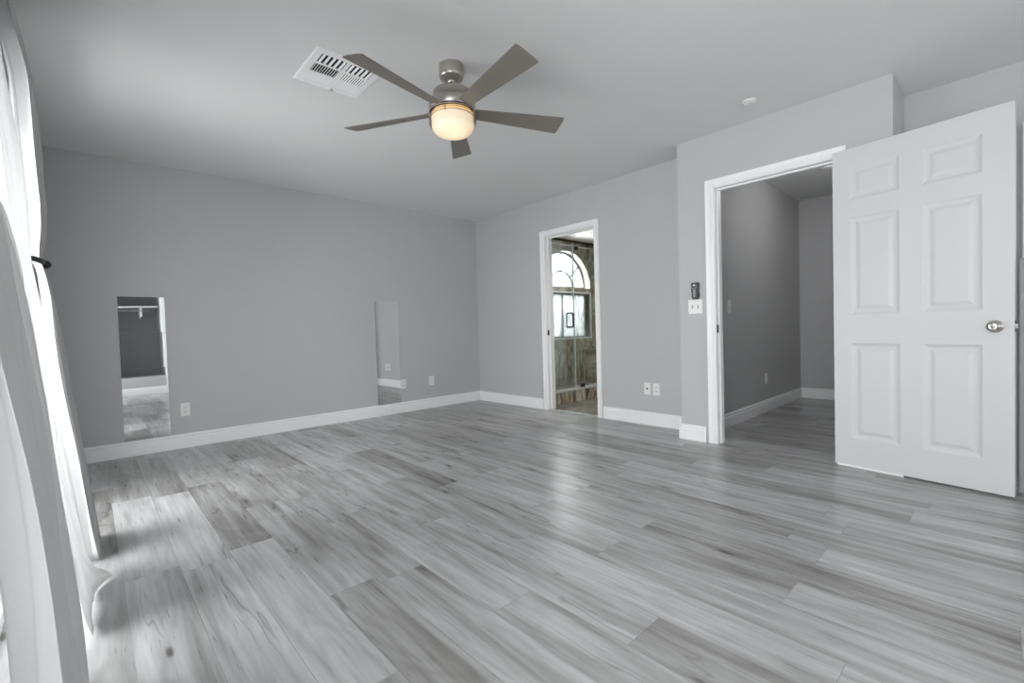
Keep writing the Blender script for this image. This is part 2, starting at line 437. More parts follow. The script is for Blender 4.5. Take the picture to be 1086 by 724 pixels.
# ------------------------------------------------------------------ baseboards
BBP = [(0, 0), (.015, 0), (.015, .086), (.0135, .090), (.0095, .094), (.0095, .099), (.012, .103), (.012, .112), (.007, .121), (0, .125)]
def baseboard(name, segs):
    bm = bmesh.new()
    for p0, p1, out, m0, m1 in segs: extrude_profile(bm, BBP, p0, p1, out, m0, m1)
    return struct(finish(name, bm, TRIM))
baseboard('baseboard_far', [((XW, YF, 0), (XR, YF, 0), (0, -1, 0), 0, -1)])
baseboard('baseboard_right', [((XR, YF, 0), (XR, BD1+.058, 0), (-1, 0, 0), 1, 0), ((XR, BD0-.058, 0), (XR, YE1, 0), (-1, 0, 0), 0, -1)])
baseboard('baseboard_entry', [((XR, YE1, 0), (XE, YE1, 0), (0, 1, 0), -1e-3, 1), ((XE, YE1, 0), (XE, ED1+.07, 0), (-1, 0, 0), -1, 0),
                              ((XE, ED0-.07, 0), (XE, YE0, 0), (-1, 0, 0), 0, 1), ((XE, YE0, 0), (XA, YE0, 0), (0, -1, 0), -1, -1)])
baseboard('baseboard_alcove', [((XA, YE0, 0), (XA, .01, 0), (-1, 0, 0), 1, 0)])
baseboard('baseboard_hall', [((XE+.13, HY, 0), (HX, HY, 0), (0, -1, 0), 0, -1), ((HX, HY, 0), (HX, YE0+.24, 0), (-1, 0, 0), 1, 0)])
baseboard('baseboard_rear', [((.983, YB, 0), (XW, YB, 0), (0, 1, 0), 0, 0)])
baseboard('baseboard_window', [((XW, YF-.02, 0), (XW, 3.79, 0), (1, 0, 0), 0, 0)])

# ------------------------------------------------------------------ door casings and jambs
def casing(name, x, y0, y1, z, wd=.064, proud=.016, jamb_d=.12, right=True, hinge_side=None):
    """colonial casing on the -x face of a wall at x around opening y0..y1 x 0..z, plus jamb lining and stop"""
    bm = bmesh.new()
    prof = [(0, 0), (0, .010), (.012, .016), (.022, .013), (.040, .012), (.052, .017), (wd, .017), (wd, 0)]  # (away from opening, proud)
    def leg(u, s, top):
        # vertical leg with mitred top
        a = []; b = []
        for d, pr in prof:
            a.append(bm.verts.new((x-pr, u+s*d, 0))); b.append(bm.verts.new((x-pr, u+s*d, top+d)))
        n = len(prof)
        for i in range(n): bm.faces.new((a[i], a[(i+1) % n], b[(i+1) % n], b[i]))
        bm.faces.new(a[::-1])
        return b
    L = leg(y1+.004, 1, z+.004); R = leg(y0-.004, -1, z+.004)
    n = len(prof)
    for i in range(n): bm.faces.new((L[i], L[(i+1) % n], R[(i+1) % n], R[i]))
    # jamb lining
    bx(bm, x-.002, y1-.0, 0, x+jamb_d, y1+.02, z+.02); bx(bm, x-.002, y0-.02, 0, x+jamb_d, y0, z+.02); bx(bm, x-.002, y0, z, x+jamb_d, y1, z+.02)
    # stop
    sx = x+.040
    bx(bm, sx, y1-.012, 0, sx+.035, y1, z); bx(bm, sx, y0, 0, sx+.035, y0+.012, z); bx(bm, sx, y0+.012, z-.012, sx+.035, y1-.012, z)
    bmesh.ops.recalc_face_normals(bm, faces=bm.faces[:])
    return struct(finish(name, bm, TRIM))
# the lining sits inside the wall opening, so shrink the clear width by it
casing('trim_1', XE, ED0+.02, ED1-.02, DZ-.02, jamb_d=.12)
casing('trim_2', XR, BD0+.02, BD1-.02, DZ-.02, jamb_d=.12)
casing('trim_3', XA, -.95+.02, -.115-.0-.02+.0, DZ-.02, jamb_d=.12)
bm = bmesh.new(); bx(bm, .985, YB, 0, 1.075, YB+.018, 2.10); bx(bm, 1.0, YB+.018, 0, 1.06, YB+.022, 2.10)
struct(finish('trim_4', bm, TRIM))
# bathroom threshold
bm = bmesh.new(); bx(bm, XR-.004, BD0+.02, 0, XR+.05, BD1-.02, .008)
struct(finish('trim_5', bm, metal('threshold_metal', (.7, .7, .7), .3)))
# strike plates
pl = box('strike_plate', (XE+.006, ED1-.0225, .885), (XE+.034, ED1-.0195, .945), BRONZE); tag(pl, 'small dark metal strike plate on the left jamb of the wide entry doorway', 'strike plate')
pl = box('strike_plate', (XR+.006, BD1-.0225, .875), (XR+.034, BD1-.0195, .935), BRONZE); tag(pl, 'small dark strike plate on the left jamb of the bathroom doorway', 'strike plate')

# ------------------------------------------------------------------ six panel door
HG = Vector((3.6197, .7739, 0)); LT = Vector((3.4911, -.0295, 0))
DW = (LT-HG).length; dang = math.atan2((LT-HG).y, (LT-HG).x)
door = empty('door_1', HG, dang); struct(door, 'open white six panel door with a satin nickel knob')
DT = .035; Z0 = .012; Z1 = 2.045
# local: x along door from hinge to latch, face towards room at y = 0 (room side is -y after rotation), thickness to +y
def door_slab():
    bm = bmesh.new()
    pu = [(.093, .347), (.450, .698)]
    pz = [(.188, .806), (.988, 1.610), (1.718, 1.926)]
    us = sorted({0, DW, *[a for p in pu for a in p]}); zs = sorted({Z0, Z1, *[a for p in pz for a in p]})
    grid = {}
    def gv(y, u, z):
        k = (round(y, 4), round(u, 4), round(z, 4))
        if k not in grid: grid[k] = bm.verts.new((u, y, z))
        return grid[k]
    for y, flip in ((0, False), (DT, True)):
        s = 1 if y == 0 else -1
        for a, b in zip(us, us[1:]):
            for p, q in zip(zs, zs[1:]):
                m, n = (a+b)/2, (p+q)/2
                quad = [gv(y, a, p), gv(y, b, p), gv(y, b, q), gv(y, a, q)]
                if any(P[0] < m < P[1] for P in pu) and any(Q[0] < n < Q[1] for Q in pz):
                    # moulded panel: ogee slope in, flat gutter, raised field
                    rings = [quad]
                    for ins, dep in ((.004, .001), (.010, .0045), (.018, .0075), (.026, .0085), (.034, .0085), (.052, .0035), (.058, .0028)):
                        rings.append([bm.verts.new((u, y+s*dep, z)) for u, z in ((a+ins, p+ins), (b-ins, p+ins), (b-ins, q-ins), (a+ins, q-ins))])
                    for A, B in zip(rings, rings[1:]):
                        for i in range(4): bm.faces.new((A[i], A[(i+1) % 4], B[(i+1) % 4], B[i]))
                    bm.faces.new(rings[-1])
                else: bm.faces.new(quad)
    # edges
    for a, b in zip(us, us[1:]):
        for z in (Z0, Z1): bm.faces.new((gv(0, a, z), gv(0, b, z), gv(DT, b, z), gv(DT, a, z)))
    for p, q in zip(zs, zs[1:]):
        for u in (0, DW): bm.faces.new((gv(0, u, p), gv(0, u, q), gv(DT, u, q), gv(DT, u, p)))
    bmesh.ops.recalc_face_normals(bm, faces=bm.faces[:])
    return finish('door_slab', bm, DOORM, door)
# which side of local y faces +x (behind)? local y after rotation by dang
ly = Vector((-math.sin(dang), math.cos(dang), 0))
door_slab()
print('door local y', ly[:])
def knob(side):
    s = -1 if side == 0 else 1; y0 = 0 if side == 0 else DT
    bm = bmesh.new()
    lathe(bm, [(.033, y0), (.033, y0+s*.004), (.029, y0+s*.009), (.016, y0+s*.011), (.013, y0+s*.026), (.017, y0+s*.030), (.0255, y0+s*.038), (.028, y0+s*.046), (.0265, y0+s*.054), (.021, y0+s*.059), (.012, y0+s*.0605)], 40, (.744, 0, .900), 'y')
    bmesh.ops.recalc_face_normals(bm, faces=bm.faces[:])
    k = finish('knob', bm, SNICK, door)
    bm = bmesh.new()
    lathe(bm, [(.011, y0+s*.0605), (.0105, y0+s*.0625), (.008, y0+s*.0585), (.0035, y0+s*.0585), (.0035, y0+s*.064), (.001, y0+s*.0645)], 24, (.744, 0, .900), 'y')
    bmesh.ops.recalc_face_normals(bm, faces=bm.faces[:])
    finish('privacy_lock', bm, CHROME, k)
knob(0); knob(1)
box('latch_plate', (DW, .004, .871), (DW+.0015, DT-.006, .929), BRONZE, door)
bm = bmesh.new(); bx(bm, DW+.0015, .010, .889, DW+.011, .024, .911)
finish('latch_bolt', bm, CHROME, door)
box('door_sweep', (.016, -.004, .002), (.36, 0, .014), TRIM, door)
for hz in (.28, 1.02, 1.78):
    bm = bmesh.new(); lathe(bm, [(.0055, hz-.045), (.0055, hz+.045)], 16, (.004, DT+.005, 0)); bx(bm, -.001, DT-.030, hz-.044, .0, DT+.004, hz+.044)
    finish('hinge', bm, SNICK, door)

# ------------------------------------------------------------------ bathroom
BYW = 5.05; BXE = 6.75
struct(box('floor_bathroom', (XR+.12, YE1, -.1), (BXE+.12, BYW+.25, .002), TILEF))
struct(box('floor_doorway', (XR+.05, BD0, -.1), (XR+.12, BD1, .002), TILEF))
# window wall with slider and arched opening
ACX, ACZ, AR = 5.995, 1.640, .615
def bath_window_wall():
    bm = bmesh.new()
    y0, y1 = BYW, BYW+.22
    WX0, WX1, WZ0, WZ1 = 5.35, 6.600, .783, 1.545
    x0, x1 = XR+.12, BXE+.12
    bx(bm, x0, y0, 0, WX0, y1, H); bx(bm, WX1+.02, y0, 0, x1, y1, H)
    bx(bm, WX0, y0, 0, WX1+.02, y1, WZ0); bx(bm, WX0, y0, WZ1, WX1+.02, y1, ACZ); bx(bm, WX1, y0, WZ0, WX1+.02, y1, WZ1)
    # spandrel above arch
    n = 40
    pts = [(ACX+AR*math.cos(PI*i/n), ACZ+AR*math.sin(PI*i/n)) for i in range(n+1)]
    for y, fl in ((y0, 0), (y1, 1)):
        for (ax, az), (bx_, bz) in zip(pts, pts[1:]):
            f = [bm.verts.new(p) for p in ((ax, y, az), (bx_, y, bz), (bx_, y, H), (ax, y, H))]
            bm.faces.new(f if fl else f[::-1])
    f = [bm.verts.new(p) for p in ((WX0, y0, ACZ), (ACX-AR, y0, ACZ), (ACX-AR, y0, H), (WX0, y0, H))]; bm.faces.new(f)
    return struct(finish('wall_shower_window', bm, TILEX))
bath_window_wall()
# plastered reveals of both openings
REVEAL = paint('window_reveal_plaster', (.62, .56, .51), .6, .2)
bm = bmesh.new(); n = 40
for i in range(n):
    a, b = PI*i/n, PI*(i+1)/n
    q = [bm.verts.new((ACX+r*math.cos(t), y, ACZ+r*math.sin(t))) for t, r, y in ((a, AR, BYW-.002), (b, AR, BYW-.002), (b, AR, BYW+.22), (a, AR, BYW+.22))]
    bm.faces.new(q)
    q = [bm.verts.new((ACX+r*math.cos(t), y, ACZ+r*math.sin(t))) for t, r, y in ((a, AR, BYW-.002), (b, AR, BYW-.002), (b, AR+.012, BYW-.002), (a, AR+.012, BYW-.002))]
    bm.faces.new(q[::-1])
bx(bm, ACX-AR, BYW-.002, ACZ-.012, ACX+AR, BYW+.22, ACZ)
struct(finish('trim_6', bm, REVEAL))
bm = bmesh.new()
bx(bm, 5.35, BYW-.012, .760, 6.630, BYW+.16, .785); bx(bm, 6.600, BYW-.008, .785, 6.628, BYW+.16, 1.545)
bx(bm, 5.35, BYW-.008, 1.545, 6.628, BYW+.16, 1.57)
struct(finish('trim_7', bm, TRIM))
slider_window('window_3', 'y', BYW+.12, 5.35, 6.600, .785, 1.545, ALUM, OBSC, fr=.022, mull=True, depth=.05)
# arched window with sunburst bars
wa = struct(empty('window_4', (ACX, BYW+.13, ACZ)))
bm = bmesh.new()
def arc(r, t=.011, n=36, a0=0, a1=PI):
    sweep(bm, [(r*math.cos(a0+(a1-a0)*i/n), 0, r*math.sin(a0+(a1-a0)*i/n)) for i in range(n+1)], t, 8)
arc(AR-.012, .016); bx(bm, -AR, -.016, 0, AR, .016, .026)
arc(.29, .015)
for ang in (40, 90, 140):
    a = math.radians(ang); sweep(bm, [(.29*math.cos(a), 0, .29*math.sin(a)), ((AR-.012)*math.cos(a), 0, (AR-.012)*math.sin(a))], .014, 8)
finish('window_frame', bm, ALUM, wa)
bm = bmesh.new(); vs = [bm.verts.new(((AR-.01)*math.cos(PI*i/32), .004, (AR-.01)*math.sin(PI*i/32))) for i in range(33)]; bm.faces.new(vs)
finish('pane', bm, PANE, wa)
struct(box('wall_shower_end', (BXE, YE1, 0), (BXE+.12, BYW, H), TILEY))
struct(box('wall_bathroom_near', (XR+.12, YE1-.002, 0), (BXE+.12, YE1+.04, H), WALL))
struct(box('wall_bathroom_tile', (XR+.12, 3.86, 0), (XR+.132, BYW, H), TILEY))
struct(box('wall_shower_ledge', (6.36, 4.95, .002), (BXE, BYW, .57), TILEY))
# dark liner strip at the ceiling line of the tile
bm = bmesh.new(); bx(bm, XR+.14, BYW-.012, H-.035, BXE, BYW, H); bx(bm, BXE-.012, 3.9, H-.035, BXE, BYW-.012, H)
struct(finish('trim_8', bm, BRONZE))
GY = 3.82
struct(box('trim_9', (XR+.12, GY-.06, .002), (BXE, GY+.07, .150), TILEX, bev=.004))
struct(box('trim_10', (XR+.12, GY-.068, .150), (BXE, GY+.078, .168), plain('curb_cap_stone', (.52, .52, .50), .25)))
enc = tag(empty('shower_enclosure', (XR+.12, GY, .168)), 'frameless clear glass shower enclosure with a bronze D pull on the door, in the bathroom', 'shower enclosure')
ex = XR+.12
bm = bmesh.new(); bx(bm, .045, -.005, .010, 4.655-ex, .005, 1.84); gd = finish('glass_door', bm, GLASS, enc)
bm = bmesh.new(); bx(bm, 4.660-ex, -.005, .0, BXE-ex-.002, .005, 1.84); fp = finish('fixed_panel', bm, GLASS, enc)
EDGE = plain('polished_glass_edge', (.62, .72, .72), .15)
bm = bmesh.new(); bx(bm, 4.6475-ex, -.006, .010, 4.6575-ex, .006, 1.84); finish('seal_strip', bm, EDGE, enc)
hx = 4.565-ex
bm = bmesh.new()
for s in (-1, 1):
    z0, z1, d, r = .795, .975, .052, .014
    path = [(hx, 0, z0)]
    path += [(hx, s*(d-r), z0)]
    path += [(hx, s*(d-r+r*math.sin(t*PI/8)), z0+r-r*math.cos(t*PI/8)) for t in range(1, 5)]
    path += [(hx, s*(d-r+r*math.cos(t*PI/8)), z1-r+r*math.sin(t*PI/8)) for t in range(0, 5)]
    path += [(hx, 0, z1)]
    sweep(bm, path, .0105, 10)
finish('pull_handle', bm, BRONZE, gd)
for cx_, cz_ in ((4.80-ex, .0), (4.72-ex, 1.80)):
    bm = bmesh.new(); bx(bm, cx_-.025, -.012, cz_, cx_+.025, .012, cz_+.045); finish('clamp', bm, BRONZE, enc)
bm = bmesh.new(); bx(bm, .002, -.008, 1.84, BXE-ex-.002, .008, 1.852); finish('header_rail', bm, CHROME, enc)
for z_ in (.25, 1.55):
    bm = bmesh.new(); bx(bm, .001, -.014, z_, .055, .014, z_+.09); finish('hinge', bm, NICK, enc)
BULB, nt, b = new_mat('downlight_lens'); b.inputs['Emission Color'].default_value = (1, .97, .92, 1); b.inputs['Emission Strength'].default_value = 14
def downlight(x, y, label, power=14, kind='SPOT'):
    t = tag(empty('recessed_light', (x, y, H)), label, 'ceiling light')
    bm = bmesh.new(); lathe(bm, [(.062, -.001), (.082, -.001), (.084, -.004), (.080, -.008), (.064, -.006), (.062, -.001)], 40, caps=False); finish('trim_ring', bm, PLATE, t)
    bm = bmesh.new(); lathe(bm, [(.062, -.0005), (.062, -.004)], 40); finish('lens', bm, BULB, t)
    l = bpy.data.lights.new('downlight_bulb', kind); l.energy = power; l.shadow_soft_size = .05
    if kind == 'SPOT': l.spot_size = 2.4; l.spot_blend = .6; l.color = (1, .95, .88)
    lo = bpy.data.objects.new('downlight_bulb', l); C.objects.link(lo); lo.parent = t; lo.location = (0, 0, -.02 if kind == 'SPOT' else -.12)
    return t
downlight(5.877, 4.532, 'round lit recessed light in the ceiling over the glass shower', 55)
downlight(5.0, 2.75, 'round lit recessed light in the bathroom ceiling, in front of the shower glass', 60)
downlight(5.0, .85, 'round recessed fill light added in the hall ceiling, hidden behind the open door', 6, 'POINT')  # added unseen lamp that brightens the hall
# ------------------------------------------------------------------ wall mirrors made of four square mirror tiles
def wall_mirror(x0, x1, label, tilts):
    t = tag(empty('wall_mirror', (x0, YF, .128)), label, 'mirror', 'frameless mirrors on the far wall')
    wd = x1-x0; n = 4; hgt = 1.192/n
    for k in range(n):
        bm = bmesh.new(); bx(bm, -wd/2, -.004, -hgt/2+.0004, wd/2, 0, hgt/2-.0004)
        o = finish('mirror_tile', bm, MIRROR, t)
        o.location = (wd/2, -.003, hgt*(k+.5)); o.rotation_euler = (math.radians(tilts[k][0]), 0, math.radians(tilts[k][1]))
    return t
wall_mirror(.190, .497, 'narrow frameless tiled mirror at the left of the far wall reflecting a dark closet', [(.0, -.22), (0, -.2), (.02, -.1), (0, 0)])
wall_mirror(2.427, 2.727, 'narrow frameless tiled mirror right of centre on the far wall reflecting pale wall and baseboard', [(0, .0), (-.03, .05), (.03, .12), (0, .2)])

# ------------------------------------------------------------------ outlets and switches (built facing -y, then turned)
def plate_mesh(wd=.07, ht=.115):
    bm = bmesh.new(); bx(bm, -wd/2, -.006, -ht/2, wd/2, 0, ht/2)
    bmesh.ops.bevel(bm, geom=[e for e in bm.edges if all(v.co.y < -.003 for v in e.verts)], offset=.003, segments=2, affect='EDGES')
    return bm
def outlet(loc, rz, label, style='duplex', group=None, cat='outlet'):
    t = tag(empty({'duplex': 'wall_outlet', 'coax': 'cable_outlet', 'decora': 'wall_outlet'}[style], loc, rz), label, cat, group)
    finish('cover_plate', plate_mesh(), PLATE, t)
    if style == 'duplex':
        for s in (-1, 1):
            bm = bmesh.new(); lathe(bm, [(.0165, -.006), (.0165, -.008), (.015, -.0085)], 28, (0, 0, s*.0195), 'y'); bmesh.ops.recalc_face_normals(bm, faces=bm.faces[:])
            r = finish('receptacle', bm, PLATE, t)
            bm = bmesh.new()
            for q in (-.0065, .0065): bx(bm, q-.0015, -.0089, s*.0195-.001, q+.0015, -.0084, s*.0195+.008)
            lathe(bm, [(.0028, -.0084), (.0028, -.0089)], 12, (0, 0, s*.0195-.008), 'y')
            finish('slot', bm, DARKP, r)
    elif style == 'decora':
        bm = bmesh.new(); bx(bm, -.0165, -.0085, -.033, .0165, -.006, .033); r = finish('receptacle', bm, PLATE, t)
        for s in (-1, 1):
            bm = bmesh.new(); bx(bm, -.008, -.0089, s*.0175-.001, -.005, -.0085, s*.0175+.007); bx(bm, -.005, -.0087, s*.0175+.0005, .005, -.0085, s*.0175+.001); bx(bm, .005, -.0089, s*.0175-.001, .008, -.0085, s*.0175+.007)
            finish('slot', bm, DARKP, r)
    else:
        bm = bmesh.new(); lathe(bm, [(.009, -.006), (.009, -.009), (.005, -.009), (.005, -.017), (.002, -.017)], 20, (0, 0, 0), 'y'); bmesh.ops.recalc_face_normals(bm, faces=bm.faces[:])
        finish('coax_jack', bm, DARKP, t)
    return t
outlet((.608, YF, .338), 0, 'white duplex outlet on the far wall, just right of the left mirror')
outlet((2.762, YF, .340), 0, 'white duplex outlet on the far wall touching the right edge of the right mirror')
outlet((3.160, YF, .341), 0, 'white rectangular outlet on the far wall nearest the room corner', 'decora')
outlet((XR, 2.352, .350), -PI/2, 'white cable jack plate on the right wall, the left one of the pair', 'coax', cat='cable outlet')
outlet((XR, 2.256, .348), -PI/2, 'white duplex outlet beside the cable jack plate, nearer the wide entry doorway')
outlet((5.322, HY, .352), 0, 'pale outlet low on the hall wall seen through the wide entry doorway')
def switch(loc, rz, n, label):
    wd = .07 if n == 1 else .116
    t = tag(empty('light_switch', loc, rz), label, 'light switch')
    finish('cover_plate', plate_mesh(wd), PLATE, t)
    for i in range(n):
        cx_ = (i-(n-1)/2)*.046
        bm = bmesh.new(); bx(bm, cx_-.0055, -.0066, -.0125, cx_+.0055, -.006, .0125); finish('slot', bm, DARKP if n == 2 else GREYB, t)
        bm = bmesh.new(); M_ = Matrix.Translation((cx_, -.006, 0)) @ Matrix.Rotation(math.radians(-28), 4, 'X'); bx(bm, -.0042, -.012, -.004, .0042, 0, .004, M=M_)
        finish('toggle', bm, PLATE, t)
    return t
switch((XE, 1.722, 1.100), -PI/2, 2, 'white double toggle switch plate beside the wide entry doorway, under the black remote')
switch((4.376, HY, 1.111), 0, 1, 'single switch plate on the hall wall inside the wide entry doorway')
# fan remote in its cradle on the wall
def remote():
    t = tag(empty('fan_remote', (XE, 1.716, 1.160), -PI/2), 'small black handheld fan remote hanging on the wall above the double switch', 'remote control')
    def shell(y0, y1, g, bevel):
        bm = bmesh.new()
        prof = [(.021, 0), (.026, .018), (.029, .055), (.031, .095), (.0315, .120), (.027, .130)]
        pts = [(x+g, z) for x, z in prof]+[(-x-g, z) for x, z in reversed(prof)]
        A = [bm.verts.new((x, y0, z+.004)) for x, z in pts]; B = [bm.verts.new((x, y1, z+.004)) for x, z in pts]
        n = len(pts)
        for i in range(n): bm.faces.new((A[i], A[(i+1) % n], B[(i+1) % n], B[i]))
        bm.faces.new(A[::-1]); fb = bm.faces.new(B)
        bmesh.ops.recalc_face_normals(bm, faces=bm.faces[:])
        bmesh.ops.bevel(bm, geom=list(fb.edges), offset=bevel, segments=3, affect='EDGES')
        return bm
    finish('body', shell(-.006, -.024, 0, .005), BLACK, t, smooth=False)
    bm = bmesh.new(); prof = [(.0265, 0), (.030, .018), (.033, .055)]
    bx(bm, -.024, -.006, .0, .024, 0, .062); bx(bm, -.030, -.014, .014, -.0265, 0, .052); bx(bm, .0265, -.014, .014, .030, 0, .052); bx(bm, -.022, -.020, -.002, .022, 0, .002)
    finish('wall_cradle', bm, BLACK, t)
    bm = bmesh.new(); lathe(bm, [(.009, -.024), (.0085, -.027), (.004, -.028)], 24, (-.004, 0, .112), 'y'); bmesh.ops.recalc_face_normals(bm, faces=bm.faces[:]); finish('button', bm, PLATE, t)
    bm = bmesh.new()
    for s in (-1, 1):
        for k in range(8):
            a0, a1 = math.radians(-60+s*90-20*k*0), 0
        pts = [(-.004+.020*math.cos(math.radians(a)), -.0255, .106+.020*math.sin(math.radians(a))) for a in (range(200, 290, 12) if s < 0 else range(-75, 15, 12))]
        sweep(bm, pts, .0028, 6)
    finish('button', bm, GREYB, t)
    for (x0, z0, x1, z1) in ((-.012, .062, .008, .080), (-.013, .040, .008, .058), (-.013, .018, .006, .036)):
        bm = bmesh.new(); bx(bm, x0, -.0265, z0, x1, -.023, z1); bmesh.ops.bevel(bm, geom=bm.edges[:], offset=.002, segments=1, affect='EDGES'); finish('button', bm, GREYB, t)
remote()

# ------------------------------------------------------------------ ceiling devices
def detector(loc, label, r=.046, name='smoke_detector'):
    t = tag(empty(name, loc), label, 'smoke detector')
    bm = bmesh.new(); lathe(bm, [(r, 0), (r, -.008), (r*.96, -.012), (r*.9, -.013)], 48); finish('base', bm, PLATE, t)
    bm = bmesh.new(); lathe(bm, [(r*.84, -.012), (r*.84, -.016), (r*.72, -.020), (r*.3, -.022), (r*.05, -.022)], 48); finish('sensor_cap', bm, PLATE, t)
    bm = bmesh.new()
    for k in range(14):
        a = 2*PI*k/14; M_ = Matrix.Rotation(a, 4, 'Z'); bx(bm, r*.78, -.004, -.016, r*.86, .004, -.0135, M=M_)
    finish('vent_slot', bm, DARKP, t)
detector((3.318, 1.172, H), 'round white smoke detector on the bedroom ceiling left of the wide entry doorway')
detector((5.30, 1.165, H), 'round smoke detector on the hall ceiling, half hidden by the open door', .07)

# air register
def register():
    x0, x1, y0, y1 = .928, 1.292, 2.403, 2.775
    t = tag(empty('ceiling_register', ((x0+x1)/2, (y0+y1)/2, H)), 'square white air register with louvres in the ceiling behind a fan blade', 'air vent')
    cx_, cy_ = (x0+x1)/2, (y0+y1)/2
    quads = []
    rows = [(2.440, 2.532), (2.546, 2.632), (2.646, 2.738)]
    cols = [(.964, 1.101), (1.121, 1.256)]
    bm = bmesh.new()
    # frame as bars between openings
    xs = [x0, .964, 1.101, 1.121, 1.256, x1]; ys = [y0, 2.440, 2.532, 2.546, 2.632, 2.646, 2.738, y1]
    for i in range(5):
        for j in range(7):
            if i in (1, 3) and j in (1, 3, 5): continue
            bx(bm, xs[i]-cx_, ys[j]-cy_, -.008, xs[i+1]-cx_, ys[j+1]-cy_, -.004)
    bx(bm, x0-cx_-.004, y0-cy_-.004, -.005, x0-cx_, y1-cy_+.004, 0); bx(bm, x1-cx_, y0-cy_-.004, -.005, x1-cx_+.004, y1-cy_+.004, 0)
    bx(bm, x0-cx_, y0-cy_-.004, -.005, x1-cx_, y0-cy_, 0); bx(bm, x0-cx_, y1-cy_, -.005, x1-cx_, y1-cy_+.004, 0)
    finish('frame', bm, TRIM, t)
    bm = bmesh.new(); bx(bm, x0-cx_+.02, y0-cy_+.02, -.0015, x1-cx_-.02, y1-cy_-.02, -.0005); finish('duct_opening', bm, DUCT, t)
    for ci, (a, b) in enumerate(cols):
        for ri, (c, d) in enumerate(rows):
            n = 5 if ri == 0 else 10
            bm = bmesh.new()
            for k in range(n):
                xc = a+(k+.5)*(b-a)/n-cx_; wv = (b-a)/n*(.55 if ri == 0 else .5)
                tilt = 66 if (ri == 0) else (-30 if ci == 0 else 45)
                if ri == 2: tilt = 4; wv = (b-a)/n*.98
                M_ = Matrix.Translation((xc, 0, -.0065)) @ Matrix.Rotation(math.radians(tilt), 4, 'Y')
                hw = wv/2
                bx(bm, -hw, c-cy_, -.0006, hw, d-cy_, .0006, M=M_)
            finish('louvre', bm, TRIM, t)
    bm = bmesh.new(); bx(bm, .02, .155, -.020, .024, .163, -.008); bx(bm, .012, .156, -.022, .032, .162, -.018); finish('damper_lever', bm, SNICK, t)
register()

